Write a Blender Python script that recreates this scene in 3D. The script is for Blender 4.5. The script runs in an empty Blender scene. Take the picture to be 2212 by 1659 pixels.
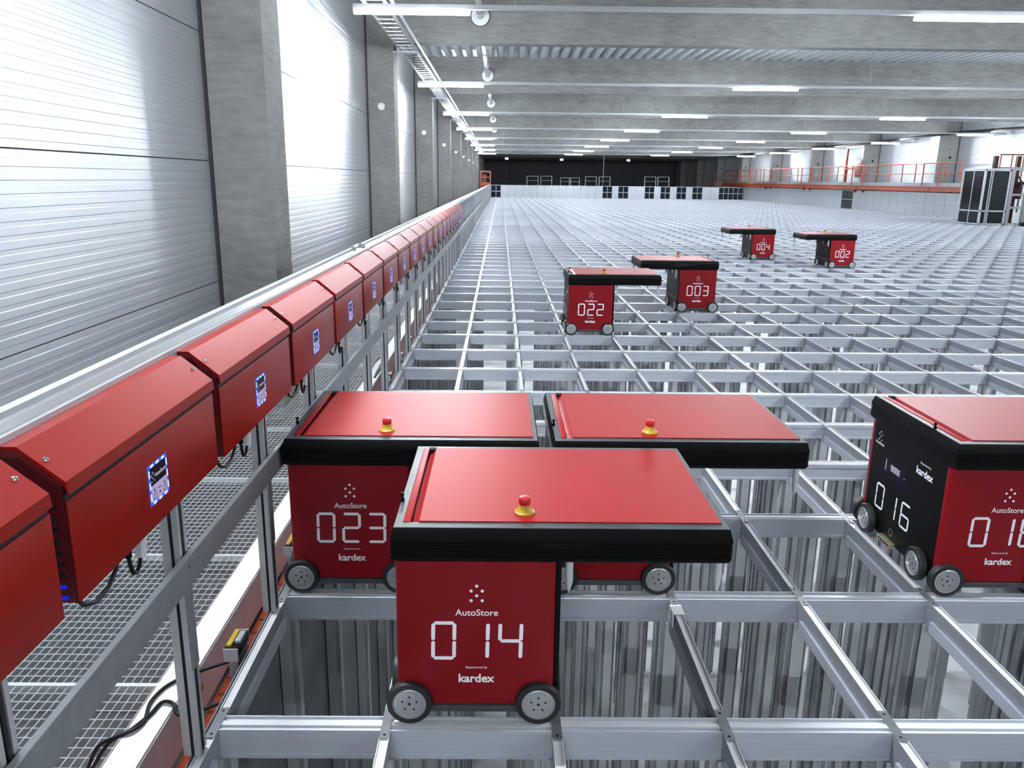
import bpy, bmesh, math, random
from mathutils import Vector, Matrix
random.seed(7)
sc = bpy.context.scene
# ------------------------------------------------------------------ camera
XP, YP = 0.48, 0.705                     # pitch of the grid cells
CAM = Vector((0.7885, -1.8768, 1.5017))
yaw, pitch, roll = 0.0080, 0.2449, 0.0106
F_PX, OX, OY, FW, FH = 1660.26, -15.7, -27.0, 2212, 1659
fwd = Vector((math.sin(yaw) * math.cos(pitch), math.cos(yaw) * math.cos(pitch), -math.sin(pitch)))
rt = Vector((math.cos(yaw), -math.sin(yaw), 0)); up = rt.cross(fwd)
r2 = rt * math.cos(roll) + up * math.sin(roll); u2 = -rt * math.sin(roll) + up * math.cos(roll)
cd = bpy.data.cameras.new('camera'); cam = bpy.data.objects.new('camera', cd); sc.collection.objects.link(cam)
M = Matrix.Identity(4)
for i in range(3):
    M[i][0], M[i][1], M[i][2], M[i][3] = r2[i], u2[i], -fwd[i], CAM[i]
cam.matrix_world = M
cd.sensor_width = 36; cd.lens = 36 * F_PX / FW
cd.shift_x = -OX / FW; cd.shift_y = OY / FW
cd.clip_start = 0.05; cd.clip_end = 300
sc.camera = cam
# ------------------------------------------------------------------ view / world / light level
sc.view_settings.view_transform = 'Standard'; sc.view_settings.look = 'None'
sc.view_settings.gamma = 1; sc.view_settings.use_curve_mapping = False
sc.view_settings.exposure = 1.45
w = bpy.data.worlds.new('World'); sc.world = w; w.use_nodes = True
w.node_tree.nodes['Background'].inputs[0].default_value = (0.5, 0.6, 0.75, 1)
w.node_tree.nodes['Background'].inputs[1].default_value = 0.02
LAMP_COL, LAMP_POW = (0.88, 0.945, 1.0), 230.0
sc.cycles.use_denoising = True
sc.cycles.max_bounces = 8; sc.cycles.diffuse_bounces = 5; sc.cycles.glossy_bounces = 4
sc.cycles.sample_clamp_indirect = 6.0

# ------------------------------------------------------------------ materials
def principled(name):
    m = bpy.data.materials.new(name); m.use_nodes = True
    return m, m.node_tree, m.node_tree.nodes['Principled BSDF']
def mat(name, col, rough=0.5, metal=0.0, var=0.0, scale=8.0, bump=0.0, bscale=60.0, spec=None, stretch=None, rvar=0.0, coat=0.0):
    m, nt, b = principled(name)
    b.inputs['Base Color'].default_value = (*col, 1); b.inputs['Roughness'].default_value = rough
    b.inputs['Metallic'].default_value = metal
    if spec is not None: b.inputs['Specular IOR Level'].default_value = spec
    if coat: b.inputs['Coat Weight'].default_value = coat; b.inputs['Coat Roughness'].default_value = 0.12
    tc = nt.nodes.new('ShaderNodeTexCoord'); src = tc.outputs['Object']
    if stretch:
        mp = nt.nodes.new('ShaderNodeMapping'); mp.inputs['Scale'].default_value = stretch
        nt.links.new(src, mp.inputs[0]); src = mp.outputs[0]
    if var or rvar:
        n = nt.nodes.new('ShaderNodeTexNoise'); n.inputs['Scale'].default_value = scale; n.inputs['Detail'].default_value = 5
        nt.links.new(src, n.inputs['Vector'])
        if var:
            rp = nt.nodes.new('ShaderNodeValToRGB')
            rp.color_ramp.elements[0].position = 0.3; rp.color_ramp.elements[1].position = 0.7
            rp.color_ramp.elements[0].color = (*[c * (1 - var) for c in col], 1)
            rp.color_ramp.elements[1].color = (*[min(1, c * (1 + var)) for c in col], 1)
            nt.links.new(n.outputs['Fac'], rp.inputs[0]); nt.links.new(rp.outputs[0], b.inputs['Base Color'])
        if rvar:
            mr = nt.nodes.new('ShaderNodeMapRange'); mr.inputs[1].default_value = 0.3; mr.inputs[2].default_value = 0.7
            mr.inputs[3].default_value = rough - rvar; mr.inputs[4].default_value = rough + rvar
            nt.links.new(n.outputs['Fac'], mr.inputs[0]); nt.links.new(mr.outputs[0], b.inputs['Roughness'])
    if bump:
        n2 = nt.nodes.new('ShaderNodeTexNoise'); n2.inputs['Scale'].default_value = bscale; n2.inputs['Detail'].default_value = 4
        nt.links.new(src, n2.inputs['Vector'])
        bp = nt.nodes.new('ShaderNodeBump'); bp.inputs['Strength'].default_value = bump; bp.inputs['Distance'].default_value = 0.01
        nt.links.new(n2.outputs['Fac'], bp.inputs['Height']); nt.links.new(bp.outputs[0], b.inputs['Normal'])
    return m
def glow(name, col, power):
    m = bpy.data.materials.new(name); m.use_nodes = True; nt = m.node_tree
    nt.nodes.remove(nt.nodes['Principled BSDF'])
    e = nt.nodes.new('ShaderNodeEmission'); e.inputs[0].default_value = (*col, 1); e.inputs[1].default_value = power
    nt.links.new(e.outputs[0], nt.nodes['Material Output'].inputs[0]); return m
def concrete(name, col, along):
    m, nt, b = principled(name); b.inputs['Roughness'].default_value = 0.78; b.inputs['Specular IOR Level'].default_value = 0.3
    N = nt.nodes; L = nt.links; tc = N.new('ShaderNodeTexCoord')
    n1 = N.new('ShaderNodeTexNoise'); n1.inputs['Scale'].default_value = 1.6; n1.inputs['Detail'].default_value = 9; n1.inputs['Roughness'].default_value = 0.62
    mp = N.new('ShaderNodeMapping'); mp.inputs['Scale'].default_value = along
    n2 = N.new('ShaderNodeTexNoise'); n2.inputs['Scale'].default_value = 6; n2.inputs['Detail'].default_value = 6
    v = N.new('ShaderNodeTexVoronoi'); v.inputs['Scale'].default_value = 13
    L.new(tc.outputs['Object'], n1.inputs['Vector']); L.new(tc.outputs['Object'], mp.inputs[0]); L.new(mp.outputs[0], n2.inputs['Vector'])
    L.new(tc.outputs['Object'], v.inputs['Vector'])
    a = N.new('ShaderNodeMath'); a.operation = 'ADD'; L.new(n1.outputs['Fac'], a.inputs[0]); L.new(n2.outputs['Fac'], a.inputs[1])
    rp = N.new('ShaderNodeValToRGB'); e = rp.color_ramp.elements
    e[0].position = 0.72; e[1].position = 1.25
    rp2 = N.new('ShaderNodeMapRange'); rp2.inputs[1].default_value = 0.7; rp2.inputs[2].default_value = 1.3
    L.new(a.outputs[0], rp2.inputs[0]); e[0].position = 0.0; e[1].position = 1.0
    e[0].color = (*[c * 0.75 for c in col], 1); e[1].color = (*[c * 1.2 for c in col], 1)
    L.new(rp2.outputs[0], rp.inputs[0])
    pore = N.new('ShaderNodeMapRange'); pore.inputs[1].default_value = 0.03; pore.inputs[2].default_value = 0.09
    pore.inputs[3].default_value = 0.45; pore.inputs[4].default_value = 1.0
    L.new(v.outputs['Distance'], pore.inputs[0])
    mx = N.new('ShaderNodeMix'); mx.data_type = 'RGBA'; mx.blend_type = 'MULTIPLY'; mx.inputs[0].default_value = 0.8
    L.new(rp.outputs[0], mx.inputs[6]); L.new(pore.outputs[0], mx.inputs[7]); L.new(mx.outputs[2], b.inputs['Base Color'])
    bp = N.new('ShaderNodeBump'); bp.inputs['Strength'].default_value = 0.25; bp.inputs['Distance'].default_value = 0.01
    L.new(n1.outputs['Fac'], bp.inputs['Height']); L.new(bp.outputs[0], b.inputs['Normal'])
    return m
def panel_metal(name):
    m, nt, b = principled(name); N = nt.nodes; L = nt.links
    b.inputs['Base Color'].default_value = (0.45, 0.47, 0.50, 1); b.inputs['Metallic'].default_value = 0.38
    b.inputs['Roughness'].default_value = 0.27; b.inputs['Anisotropic'].default_value = 0.9
    b.inputs['Anisotropic Rotation'].default_value = 0.25
    t = N.new('ShaderNodeTangent'); t.direction_type = 'RADIAL'; t.axis = 'Z'
    L.new(t.outputs[0], b.inputs['Tangent'])
    tc = N.new('ShaderNodeTexCoord'); mp = N.new('ShaderNodeMapping'); mp.inputs['Scale'].default_value = (1, 0.25, 3.0)
    n = N.new('ShaderNodeTexNoise'); n.inputs['Scale'].default_value = 3.0; n.inputs['Detail'].default_value = 3
    L.new(tc.outputs['Object'], mp.inputs[0]); L.new(mp.outputs[0], n.inputs['Vector'])
    bp = N.new('ShaderNodeBump'); bp.inputs['Strength'].default_value = 0.12; bp.inputs['Distance'].default_value = 0.02
    L.new(n.outputs['Fac'], bp.inputs['Height']); L.new(bp.outputs[0], b.inputs['Normal'])
    return m

TRACK_LIT = mat('aluminium track painted lamplit', (0.95, 0.96, 0.98), 0.26, 0.2)  # near-white colour stands in for lamp light on the rail tops
ALU = mat('anodised aluminium', (0.5137, 0.5432, 0.5975), 0.42, 0.25, 0.05, 40, stretch=(0.3, 0.3, 4), rvar=0.06)
ALU_SHADE = mat('aluminium long rail painted in shade', (0.3, 0.3187, 0.35), 0.45, 0.3, 0.05, 30)  # same aluminium, darkened to paint the shade on long rail sides
ALU_B = mat('bright aluminium', (0.4374, 0.4515, 0.4727), 0.33, 0.35, 0.04, 30)
GALV = mat('galvanised steel', (0.2328, 0.2434, 0.261), 0.42, 0.45, 0.10, 25)
MESHW = mat('white zinc wire', (0.581, 0.5976, 0.6142), 0.35, 0.2)
UPR = mat('aluminium upright', (0.56, 0.58, 0.60), 0.38, 0.3, 0.12, 3)
CONC = concrete('raw concrete', (0.1839, 0.1839, 0.1786), (1, 1, 4))
CONC_B = concrete('board marked concrete beam', (0.2258, 0.2274, 0.2212), (0.6, 1, 4))
PANEL = panel_metal('ribbed steel wall panel')
SEAM = mat('black seam', (0.02, 0.02, 0.022), 0.8)
DECK = mat('trapezoid steel deck', (0.5603, 0.5939, 0.6163), 0.4, 0.3, 0.1, 6)
FLOOR = mat('hall floor', (0.78, 0.79, 0.80), 0.5, 0, 0.12, 2)
DARK = mat('dark painted wall', (0.03, 0.036, 0.044), 0.6, 0, 0.15, 1)
RED = mat('red coated plastic', (0.2265, 0.003432, 0.008237), 0.36, 0, 0.03, 5, spec=0.25)
RED_TOP = mat('red gloss lid', (0.2668, 0.006669, 0.008003), 0.45, 0, 0.03, 3, spec=0.2)
RED_HOOD = mat('red painted sheet', (0.205, 0.0055, 0.0026), 0.38, 0, 0.03, 4, spec=0.2)
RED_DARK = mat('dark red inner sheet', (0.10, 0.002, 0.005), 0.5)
RUST = mat('dark brown red steel', (0.045, 0.008, 0.006), 0.5, 0, 0.2, 6)
BLACK = mat('black plastic', (0.0012, 0.0014, 0.0018), 0.42, spec=0.14)
BLACK_RIM = mat('dark grey rim', (0.045, 0.047, 0.052), 0.42, 0, 0.2, 14)
RUBBER = mat('grey black rubber', (0.0136, 0.01445, 0.01615), 0.5)
HUB = mat('turned aluminium hub', (0.4656, 0.4741, 0.491), 0.28, 0.55)
WHITE = mat('white print', (0.95, 0.96, 0.99), 0.5)
PIN = mat('white plastic', (0.5291, 0.5362, 0.5503), 0.4)
YEL = mat('yellow plastic', (0.4374, 0.2681, 0.01411), 0.4)
REDBTN = mat('red button', (0.45, 0.01, 0.012), 0.35)
POL = mat('polished aluminium', (0.80, 0.80, 0.82), 0.18, 0.85)
CHROME = mat('chrome', (0.8, 0.8, 0.8), 0.15, 1)
GOLD = mat('brass', (0.72, 0.62, 0.42), 0.35, 0.8)
HOLE = mat('hole', (0.004, 0.004, 0.005), 0.9)
DUCT = mat('white coated duct', (0.80, 0.81, 0.83), 0.25, 0, 0.03, 3)
FILM = mat('silver duct side', (0.80, 0.81, 0.83), 0.25, 0.0, 0.06, 6, bump=0.3, bscale=9)
ORANGE = mat('orange steel', (0.2822, 0.0388, 0.007055), 0.45, 0, 0.12, 6)
CABLE = mat('black cable', (0.004, 0.004, 0.005), 0.5, spec=0.2)
UNDER = mat('grey under deck', (0.04938, 0.05291, 0.05997), 0.6, 0.2, 0.2, 20)
LIGHTPANEL = mat('light grey fence sheet', (0.3556, 0.381, 0.4148), 0.3, 0.1)
GLASSD = mat('dark glass', (0.006, 0.009, 0.012), 0.06, spec=0.3)
NAVY = mat('dark screen', (0.006, 0.005, 0.016), 0.35, spec=0.1)
LAMP = glow('led diffuser', LAMP_COL, LAMP_POW)
BLUE = glow('blue status led', (0.02, 0.06, 1.0), 0.8)
LEDW = glow('white blue status led', (0.22, 0.45, 1.0), 1.1)
SPOT = glow('white spotlight lens', (0.95, 0.97, 1.0), 0.6)
SCREEN = glow('lit screen', (0.62, 0.52, 0.85), 0.24)
VENT_REFLECT = glow('painted blue led reflection', (0.01, 0.03, 0.9), 0.25)  # glow stands in for the status led reflected in the lower slots

# ------------------------------------------------------------------ mesh builder
class MB:
    def __init__(s): s.bm = bmesh.new(); s.mats = []
    def mi(s, m):
        if m not in s.mats: s.mats.append(m)
        return s.mats.index(m)
    def _paint(s, faces, m):
        k = s.mi(m)
        for f in faces: f.material_index = k
    def box(s, x0, x1, y0, y1, z0, z1, m, bev=0.0, seg=2):
        P = [(x0, y0, z0), (x1, y0, z0), (x1, y1, z0), (x0, y1, z0), (x0, y0, z1), (x1, y0, z1), (x1, y1, z1), (x0, y1, z1)]
        v = [s.bm.verts.new(p) for p in P]
        fs = [s.bm.faces.new([v[i] for i in q]) for q in ((0, 3, 2, 1), (4, 5, 6, 7), (0, 1, 5, 4), (1, 2, 6, 5), (2, 3, 7, 6), (3, 0, 4, 7))]
        s._paint(fs, m)
        if bev:
            ed = list({e for f in fs for e in f.edges})
            r = bmesh.ops.bevel(s.bm, geom=ed, offset=bev, segments=seg, affect='EDGES', profile=0.5)
            s._paint(r['faces'], m)
        return s
    def prism(s, pts, axis, a, b, m):
        """pts: closed outline in the two other axes (cyclic order x->(y,z), y->(x,z), z->(x,y))"""
        def P(t, p):
            return {'x': (t, p[0], p[1]), 'y': (p[0], t, p[1]), 'z': (p[0], p[1], t)}[axis]
        A = [s.bm.verts.new(P(a, p)) for p in pts]; B = [s.bm.verts.new(P(b, p)) for p in pts]
        n = len(pts); fs = []
        for i in range(n):
            j = (i + 1) % n; fs.append(s.bm.faces.new((A[i], A[j], B[j], B[i])))
        fs.append(s.bm.faces.new(A[::-1])); fs.append(s.bm.faces.new(B))
        s._paint(fs, m)
        bmesh.ops.recalc_face_normals(s.bm, faces=fs)
        return s
    def cyl(s, c, axis, r, h, m, seg=20, r2=None, cap=True):
        """cylinder from c along +axis by h"""
        c = Vector(c); ax = Vector(axis).normalized(); t = ax.orthogonal().normalized(); q = ax.cross(t)
        r2 = r if r2 is None else r2; A = []; B = []
        for i in range(seg):
            a = 2 * math.pi * i / seg; d = t * math.cos(a) + q * math.sin(a)
            A.append(s.bm.verts.new(c + d * r)); B.append(s.bm.verts.new(c + ax * h + d * r2))
        fs = [s.bm.faces.new((A[i], A[(i + 1) % seg], B[(i + 1) % seg], B[i])) for i in range(seg)]
        if cap: fs += [s.bm.faces.new(A[::-1]), s.bm.faces.new(B)]
        s._paint(fs, m); return s
    def lathe(s, c, axis, prof, m, seg=32):
        """prof: list of (radius, height) along axis; open ends closed by r=0 entries"""
        c = Vector(c); ax = Vector(axis).normalized(); t = ax.orthogonal().normalized(); q = ax.cross(t); rings = []
        for r, h in prof:
            if r <= 1e-6: rings.append([s.bm.verts.new(c + ax * h)])
            else: rings.append([s.bm.verts.new(c + ax * h + (t * math.cos(2 * math.pi * i / seg) + q * math.sin(2 * math.pi * i / seg)) * r) for i in range(seg)])
        fs = []
        for A, B in zip(rings, rings[1:]):
            for i in range(seg):
                j = (i + 1) % seg
                if len(A) == 1 and len(B) == 1: continue
                if len(A) == 1: fs.append(s.bm.faces.new((A[0], B[i], B[j])))
                elif len(B) == 1: fs.append(s.bm.faces.new((A[i], A[j], B[0])))
                else: fs.append(s.bm.faces.new((A[i], A[j], B[j], B[i])))
        s._paint(fs, m); bmesh.ops.recalc_face_normals(s.bm, faces=fs); return s
    def tube(s, pts, r, m, seg=8):
        pts = [Vector(p) for p in pts]; rings = []; prev = None
        for i, p in enumerate(pts):
            d = (pts[min(i + 1, len(pts) - 1)] - pts[max(i - 1, 0)]).normalized()
            t = (prev - d * prev.dot(d)).normalized() if prev is not None and (prev - d * prev.dot(d)).length > 1e-4 else d.orthogonal().normalized()
            prev = t; q = d.cross(t)
            rings.append([s.bm.verts.new(p + (t * math.cos(2 * math.pi * k / seg) + q * math.sin(2 * math.pi * k / seg)) * r) for k in range(seg)])
        fs = []
        for A, B in zip(rings, rings[1:]):
            for k in range(seg): fs.append(s.bm.faces.new((A[k], A[(k + 1) % seg], B[(k + 1) % seg], B[k])))
        fs.append(s.bm.faces.new(rings[0][::-1])); fs.append(s.bm.faces.new(rings[-1]))
        s._paint(fs, m); bmesh.ops.recalc_face_normals(s.bm, faces=fs); return s
    def flat(s, polys, fn, m):
        """polys in 2D mapped into 3D by fn(u, v)"""
        fs = []
        for p in polys: fs.append(s.bm.faces.new([s.bm.verts.new(fn(u, v)) for u, v in p]))
        s._paint(fs, m); return s
    def mesh(s, name, smooth=True):
        me = bpy.data.meshes.new(name); s.bm.to_mesh(me); s.bm.free()
        for m in s.mats: me.materials.append(m)
        if smooth:
            me.shade_smooth(); me.set_sharp_from_angle(angle=math.radians(32))
        return me
    def obj(s, name, parent=None, loc=(0, 0, 0), smooth=True):
        return put(name, s.mesh(name, smooth), parent, loc)
def put(name, me, parent=None, loc=(0, 0, 0)):
    o = bpy.data.objects.new(name, me); sc.collection.objects.link(o); o.location = loc
    if parent: o.parent = parent
    return o
def tag(o, label=None, cat=None, group=None, kind=None):
    if label: o['label'] = label
    if cat: o['category'] = cat
    if group: o['group'] = group
    if kind: o['kind'] = kind
    return o
def thing(name, label, cat, loc=(0, 0, 0), rotz=0, group=None):
    o = bpy.data.objects.new(name, None); sc.collection.objects.link(o); o.empty_display_size = 0.1
    o.location = loc; o.rotation_euler = (0, 0, rotz)
    return tag(o, label, cat, group)
def copy_tree(o, parent=None):
    c = o.copy(); sc.collection.objects.link(c)
    if parent: c.parent = parent
    for ch in list(o.children): copy_tree(ch, c)
    return c
def struct(name, mb, label, smooth=True):
    o = mb.obj(name, smooth=smooth); o['kind'] = 'structure'; o['label'] = label; return o
ORD = ('first second third fourth fifth sixth seventh eighth ninth tenth eleventh twelfth thirteenth fourteenth fifteenth '
       'sixteenth seventeenth eighteenth nineteenth twentieth').split()

# ------------------------------------------------------------------ lettering helpers (2D outlines)
_txt = {}
def text_polys(string, bold=0.0):
    key = (string, bold)
    if key in _txt: return _txt[key]
    cu = bpy.data.curves.new('t', 'FONT'); cu.body = string; cu.size = 1; cu.offset = bold; cu.resolution_u = 3
    o = bpy.data.objects.new('t', cu); sc.collection.objects.link(o)
    dg = bpy.context.evaluated_depsgraph_get(); ev = o.evaluated_get(dg); me = ev.to_mesh()
    vs = [(v.co.x, v.co.y) for v in me.vertices]; polys = [[vs[i] for i in p.vertices] for p in me.polygons]
    ev.to_mesh_clear(); bpy.data.objects.remove(o); bpy.data.curves.remove(cu)
    xs = [v[0] for v in vs]; x0, x1 = min(xs), max(xs)
    polys = [[((x - x0) / (x1 - x0), y / (x1 - x0)) for x, y in p] for p in polys]
    _txt[key] = polys; return polys
def words(string, cx, base, width, bold=0.0, hs=1.0):
    return [[(cx - width / 2 + x * width, base + y * width * hs) for x, y in p] for p in text_polys(string, bold)]
def disc(cx, cy, r, n=14):
    return [[(cx + r * math.cos(2 * math.pi * i / n), cy + r * math.sin(2 * math.pi * i / n)) for i in range(n)]]
def dots(cx, top, s=1.0):
    out = []
    for dx, dy in ((0, 0), (-.0152, .0148), (.0152, .0148), (0, .0292), (-.0152, .0442), (.0152, .0442)):
        out += disc(cx + dx * s, top - dy * s, .0046 * s)
    return out
def capsule(x0, y0, x1, y1, r):
    d = math.atan2(y1 - y0, x1 - x0); p = []
    for k in range(7):
        a = d + math.pi / 2 + math.pi * k / 6; p.append((x0 + r * math.cos(a), y0 + r * math.sin(a)))
    for k in range(7):
        a = d - math.pi / 2 + math.pi * k / 6; p.append((x1 + r * math.cos(a), y1 + r * math.sin(a)))
    return [p]
SEGS = {'0': 'abcdef', '1': 'bc', '2': 'abged', '3': 'abgcd', '4': 'fgbc', '6': 'afgedc'}
def digits(s, cx, z0, h, wd, pitch_, th, slant=0.02):
    out = []; n = len(s)
    for k, ch in enumerate(s):
        x0 = cx + (k - (n - 1) / 2) * pitch_ - wd / 2; x1 = x0 + wd; r = th / 2; g = th * .62; m = z0 + h / 2
        lines = {'a': (x0 + g + r, z0 + h - r, x1 - g - r, z0 + h - r), 'd': (x0 + g + r, z0 + r, x1 - g - r, z0 + r), 'g': (x0 + g + r, m, x1 - g - r, m),
                 'f': (x0 + r, m + g, x0 + r, z0 + h - r - g), 'b': (x1 - r, m + g, x1 - r, z0 + h - r - g),
                 'e': (x0 + r, z0 + r + g, x0 + r, m - g), 'c': (x1 - r, z0 + r + g, x1 - r, m - g)}
        for q in SEGS[ch]:
            p = capsule(*lines[q], r)[0]; out.append([(x + slant * (y - z0), y) for x, y in p])
    return out

# ------------------------------------------------------------------ hall shell
WL, WR, Y0, Y1, ZF, ZC = -1.56, 22.3, -9.0, 95.0, -5.3, 4.66
BAY, YB = 7.75, 4.58
def ribbed_wall(x, out, ya, yb):
    mb = MB(); z = ZF; prof = []
    seams = [-0.30, 0.66, 1.63, 2.60, 3.57]
    while z < ZC + 0.2:
        if any(abs(z - q) < 0.036 for q in seams):
            prof += [(x, z - .0045), (x - out * .008, z - .0025), (x - out * .008, z + .0025), (x, z + .0045)]
        else:
            prof += [(x, z - .022), (x + out * .0012, z - .018), (x + out * .0012, z + .018), (x, z + .022)]
        z += 0.0647
    A = [mb.bm.verts.new((p[0], ya, p[1])) for p in prof]; B = [mb.bm.verts.new((p[0], yb, p[1])) for p in prof]
    fs = [mb.bm.faces.new((A[i], B[i], B[i + 1], A[i + 1]) if out > 0 else (A[i], A[i + 1], B[i + 1], B[i])) for i in range(len(prof) - 1)]
    mb._paint(fs, PANEL)
    for f in fs:
        zs = [v.co.z for v in f.verts]; xs = [v.co.x for v in f.verts]
        if abs(sum(xs) / 4 - (x - out * .008)) < .002: f.material_index = mb.mi(SEAM)
    return mb
struct('wall_left', ribbed_wall(WL, 1, Y0, Y1), 'left wall of silver ribbed metal panels', False)
struct('wall_right', ribbed_wall(WR, -1, Y0, Y1), 'right wall of silver ribbed metal panels', False)
mb = MB(); mb.box(WL - .2, WR + .2, Y1, Y1 + .2, ZF, ZC + .3, DARK)
for k in range(5): mb.box(2 + 5 * k, 2.5 + 5 * k, Y1 - .3, Y1, ZF, ZC, DARK)
struct('wall_far', mb, 'dark far end wall of the hall', False)
mb = MB(); mb.box(WL - .2, WR + .2, Y0 - .2, Y0, ZF, ZC + .3, CONC); struct('wall_near', mb, 'wall behind the camera', False)
mb = MB(); mb.box(WL - .2, WR + .2, Y0, Y1, ZF - .2, ZF, FLOOR); struct('floor', mb, 'pale hall floor far below the storage grid', False)
mb = MB(); pf = []; x = WL - .1
while x < WR + .1:
    pf += [(x, ZC + .16), (x + .09, ZC + .16), (x + .13, ZC), (x + .24, ZC), (x + .28, ZC + .16)]; x += .28
A = [mb.bm.verts.new((p[0], Y0, p[1])) for p in pf]; B = [mb.bm.verts.new((p[0], Y1, p[1])) for p in pf]
mb._paint([mb.bm.faces.new((A[i], A[i + 1], B[i + 1], B[i])) for i in range(len(pf) - 1)], DECK)
struct('ceiling', mb, 'trapezoidal galvanised steel roof deck above the concrete beams', False)
def ring_beam(y):
    mb = MB(); mb.box(-1.079, 21.619, y + .01, y + .3, 3.77, ZC + .02, CONC_B)
    # board joints cast into the face
    for z in (4.08, 4.46): mb.box(-1.07, 21.6, y + .006, y + .011, z, z + .008, CONC_B)
    mb.cyl((.42, y - .005, 4.2), (0, -1, 0), .165, .006, HOLE, 28)
    mb.cyl((.42, y - .012, 4.2), (0, -1, 0), .155, .004, FILM, 28)
    return mb
for k in range(-1, 12):
    y = YB + BAY * k
    o = struct('beam', ring_beam(y), 'grey concrete roof beam at column bay %d' % (k + 2), False)
    for nm, xa, xb in (('left', WL, -1.08), ('right', 21.62, WR)):
        mb = MB(); mb.box(xa, xb, y, y + .5, ZF, 4.66 if nm == 'left' else 4.66, CONC)
        xs = WL if nm == 'left' else WR
        mb.box(min(xs, xs + (.025 if nm == 'left' else -.025)), max(xs, xs + (.025 if nm == 'left' else -.025)), y - .03, y, ZF, ZC, SEAM)
        if k > 0 or nm == 'right':
            mb.lathe(((-1.31 if nm == 'left' else 21.95), y, 2.72), (0, -1, 0), [(.062, 0), (.062, .008), (.05, .008), (.045, .002), (0, .002)], HUB if nm == 'left' else HOLE, 18)
        struct('pillar', mb, 'concrete pillar on the %s wall, bay %d' % (nm, k + 2), False)

# ------------------------------------------------------------------ lamps
lum = MB(); lum.prism([(-.016, .045), (.016, .045), (.016, .018), (-.016, .018)], 'x', 0, 1.46, ALU_B); lum_base = lum.mesh('housing')
lum = MB(); lum.prism([(-.020, .020), (.020, .020), (.036, .008), (.037, -.002), (.030, -.012), (.014, -.018), (-.014, -.018), (-.030, -.012), (-.037, -.002), (-.036, .008)], 'x', .01, 1.45, LAMP); lum_dif = lum.mesh('diffuser')
ROWY = [8.5 + 7.74 * k for k in range(-2, 8)]
for r, y in enumerate(ROWY):
    k = r - 2
    where = ('on the %s lamp row from the camera' % ORD[k]) if k >= 0 else ('on the lamp row just above the camera' if k == -1 else 'on the lamp row behind the camera')
    t = thing('lamp_trunking', 'long white lamp trunking rail ' + where[3:], 'rail', (0, y, 3.50), group='lamp trunking rails')
    mb = MB(); mb.box(-1.06, 22.0, -.03, .03, .045, .10, ALU_B); mb.obj('rail', t, smooth=False)
    for xh in (.95, 4.7, 9.0, 13.5, 18.0):
        mb = MB(); mb.tube([(xh, 0, .10), (xh, 0, ZC - 3.5)], .004, ALU_B, 6); mb.obj('hanger_wire', t)
    for c in range(4):
        L = thing('led_tube_lamp', 'bright LED tube lamp %s, %s from the left wall' % (where.replace('on the lamp row', 'in the row').replace('on the', 'in the').replace(' from the camera', ''), ORD[c]), 'lamp', (-1.06 + 7.01 * c, y, 3.50), group='LED tube lamps')
        put('housing', lum_base, L); put('diffuser', lum_dif, L)

# ------------------------------------------------------------------ pipe, cable trays, cables under the roof
mb = MB()
mb.tube([(.42, y, 4.2) for y in range(-8, 94, 3)], .055, DECK, 14)
for k in range(24): mb.cyl((.42, -6 + 3.0 * k, 4.2), (0, 1, 0), .062, .06, DECK, 14)
tag(mb.obj('roof_pipe'), 'round metal pipe running through the holes of the roof beams', 'pipe')
t = thing('cable_tray', 'galvanised ladder cable tray hung along the top of the left wall', 'cable tray', (0, 0, 3.62))
for x in (-.95, -.69):
    mb = MB(); mb.box(x, x + .012, -6, 65, 0, .06, ALU_B); mb.obj('side_rail', t, smooth=False)
mb = MB()
for k in range(236):
    mb.box(-.94, -.69, -6 + .3 * k, -5.97 + .3 * k, .004, .016, ALU_B)
mb.obj('rung', t, smooth=False)['kind'] = 'stuff'
for k in range(9):
    y = YB + BAY * k; mb = MB(); mb.box(-1.08, -.66, y - .06, y - .02, -.03, 0, GALV); mb.obj('bracket', t, smooth=False)
mb = MB(); mb.tube([(-.62, y, 3.70) for y in range(-6, 66, 3)], .022, ALU_B, 8); tag(mb.obj('conduit'), 'thin white conduit running beside the left cable tray', 'conduit')
mb = MB()
mb.tube([(21.42, y, 3.72 + .05 * math.sin(y * .4)) for y in range(10, 72, 2)], .06, CABLE, 8)
mb.tube([(21.30, y, 3.70 + .04 * math.sin(y * .33 + 1)) for y in range(10, 72, 2)], .035, CABLE, 8)
tag(mb.obj('cable_bundle'), 'black cable bundle hanging along the top of the right wall', 'cable')

# ------------------------------------------------------------------ storage grid
NJ0, NJ1, NI = -4, 92, 45
GRID = thing('storage_grid', 'aluminium storage grid of open cells filling the hall floor', 'grid')
def xrail_profile():
    half = [(.030, 0), (.0265, 0), (.0255, -.009), (.0095, -.009), (.0085, -.001), (0, -.001)]
    top = half + [(-a, b) for a, b in half[::-1][1:]]
    low = [(-.030, -.022), (-.027, -.024), (-.027, -.078), (-.031, -.080), (-.031, -.092), (.031, -.092), (.031, -.080), (.027, -.078), (.027, -.024), (.030, -.022)]
    return top + low
def bright_tops(mb, zmin):  # gives upward faces the painted lamplit colour
    k = mb.mi(TRACK_LIT); mb.bm.normal_update()
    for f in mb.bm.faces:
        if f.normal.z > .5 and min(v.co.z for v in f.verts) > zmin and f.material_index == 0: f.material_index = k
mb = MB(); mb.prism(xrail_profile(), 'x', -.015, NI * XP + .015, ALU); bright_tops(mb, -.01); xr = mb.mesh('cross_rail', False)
for j in range(NJ0, NJ1 + 1): put('cross_rail', xr, GRID, (0, j * YP, 0))
mb = MB()
yA, yB = NJ0 * YP - .03, NJ1 * YP + .03
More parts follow.
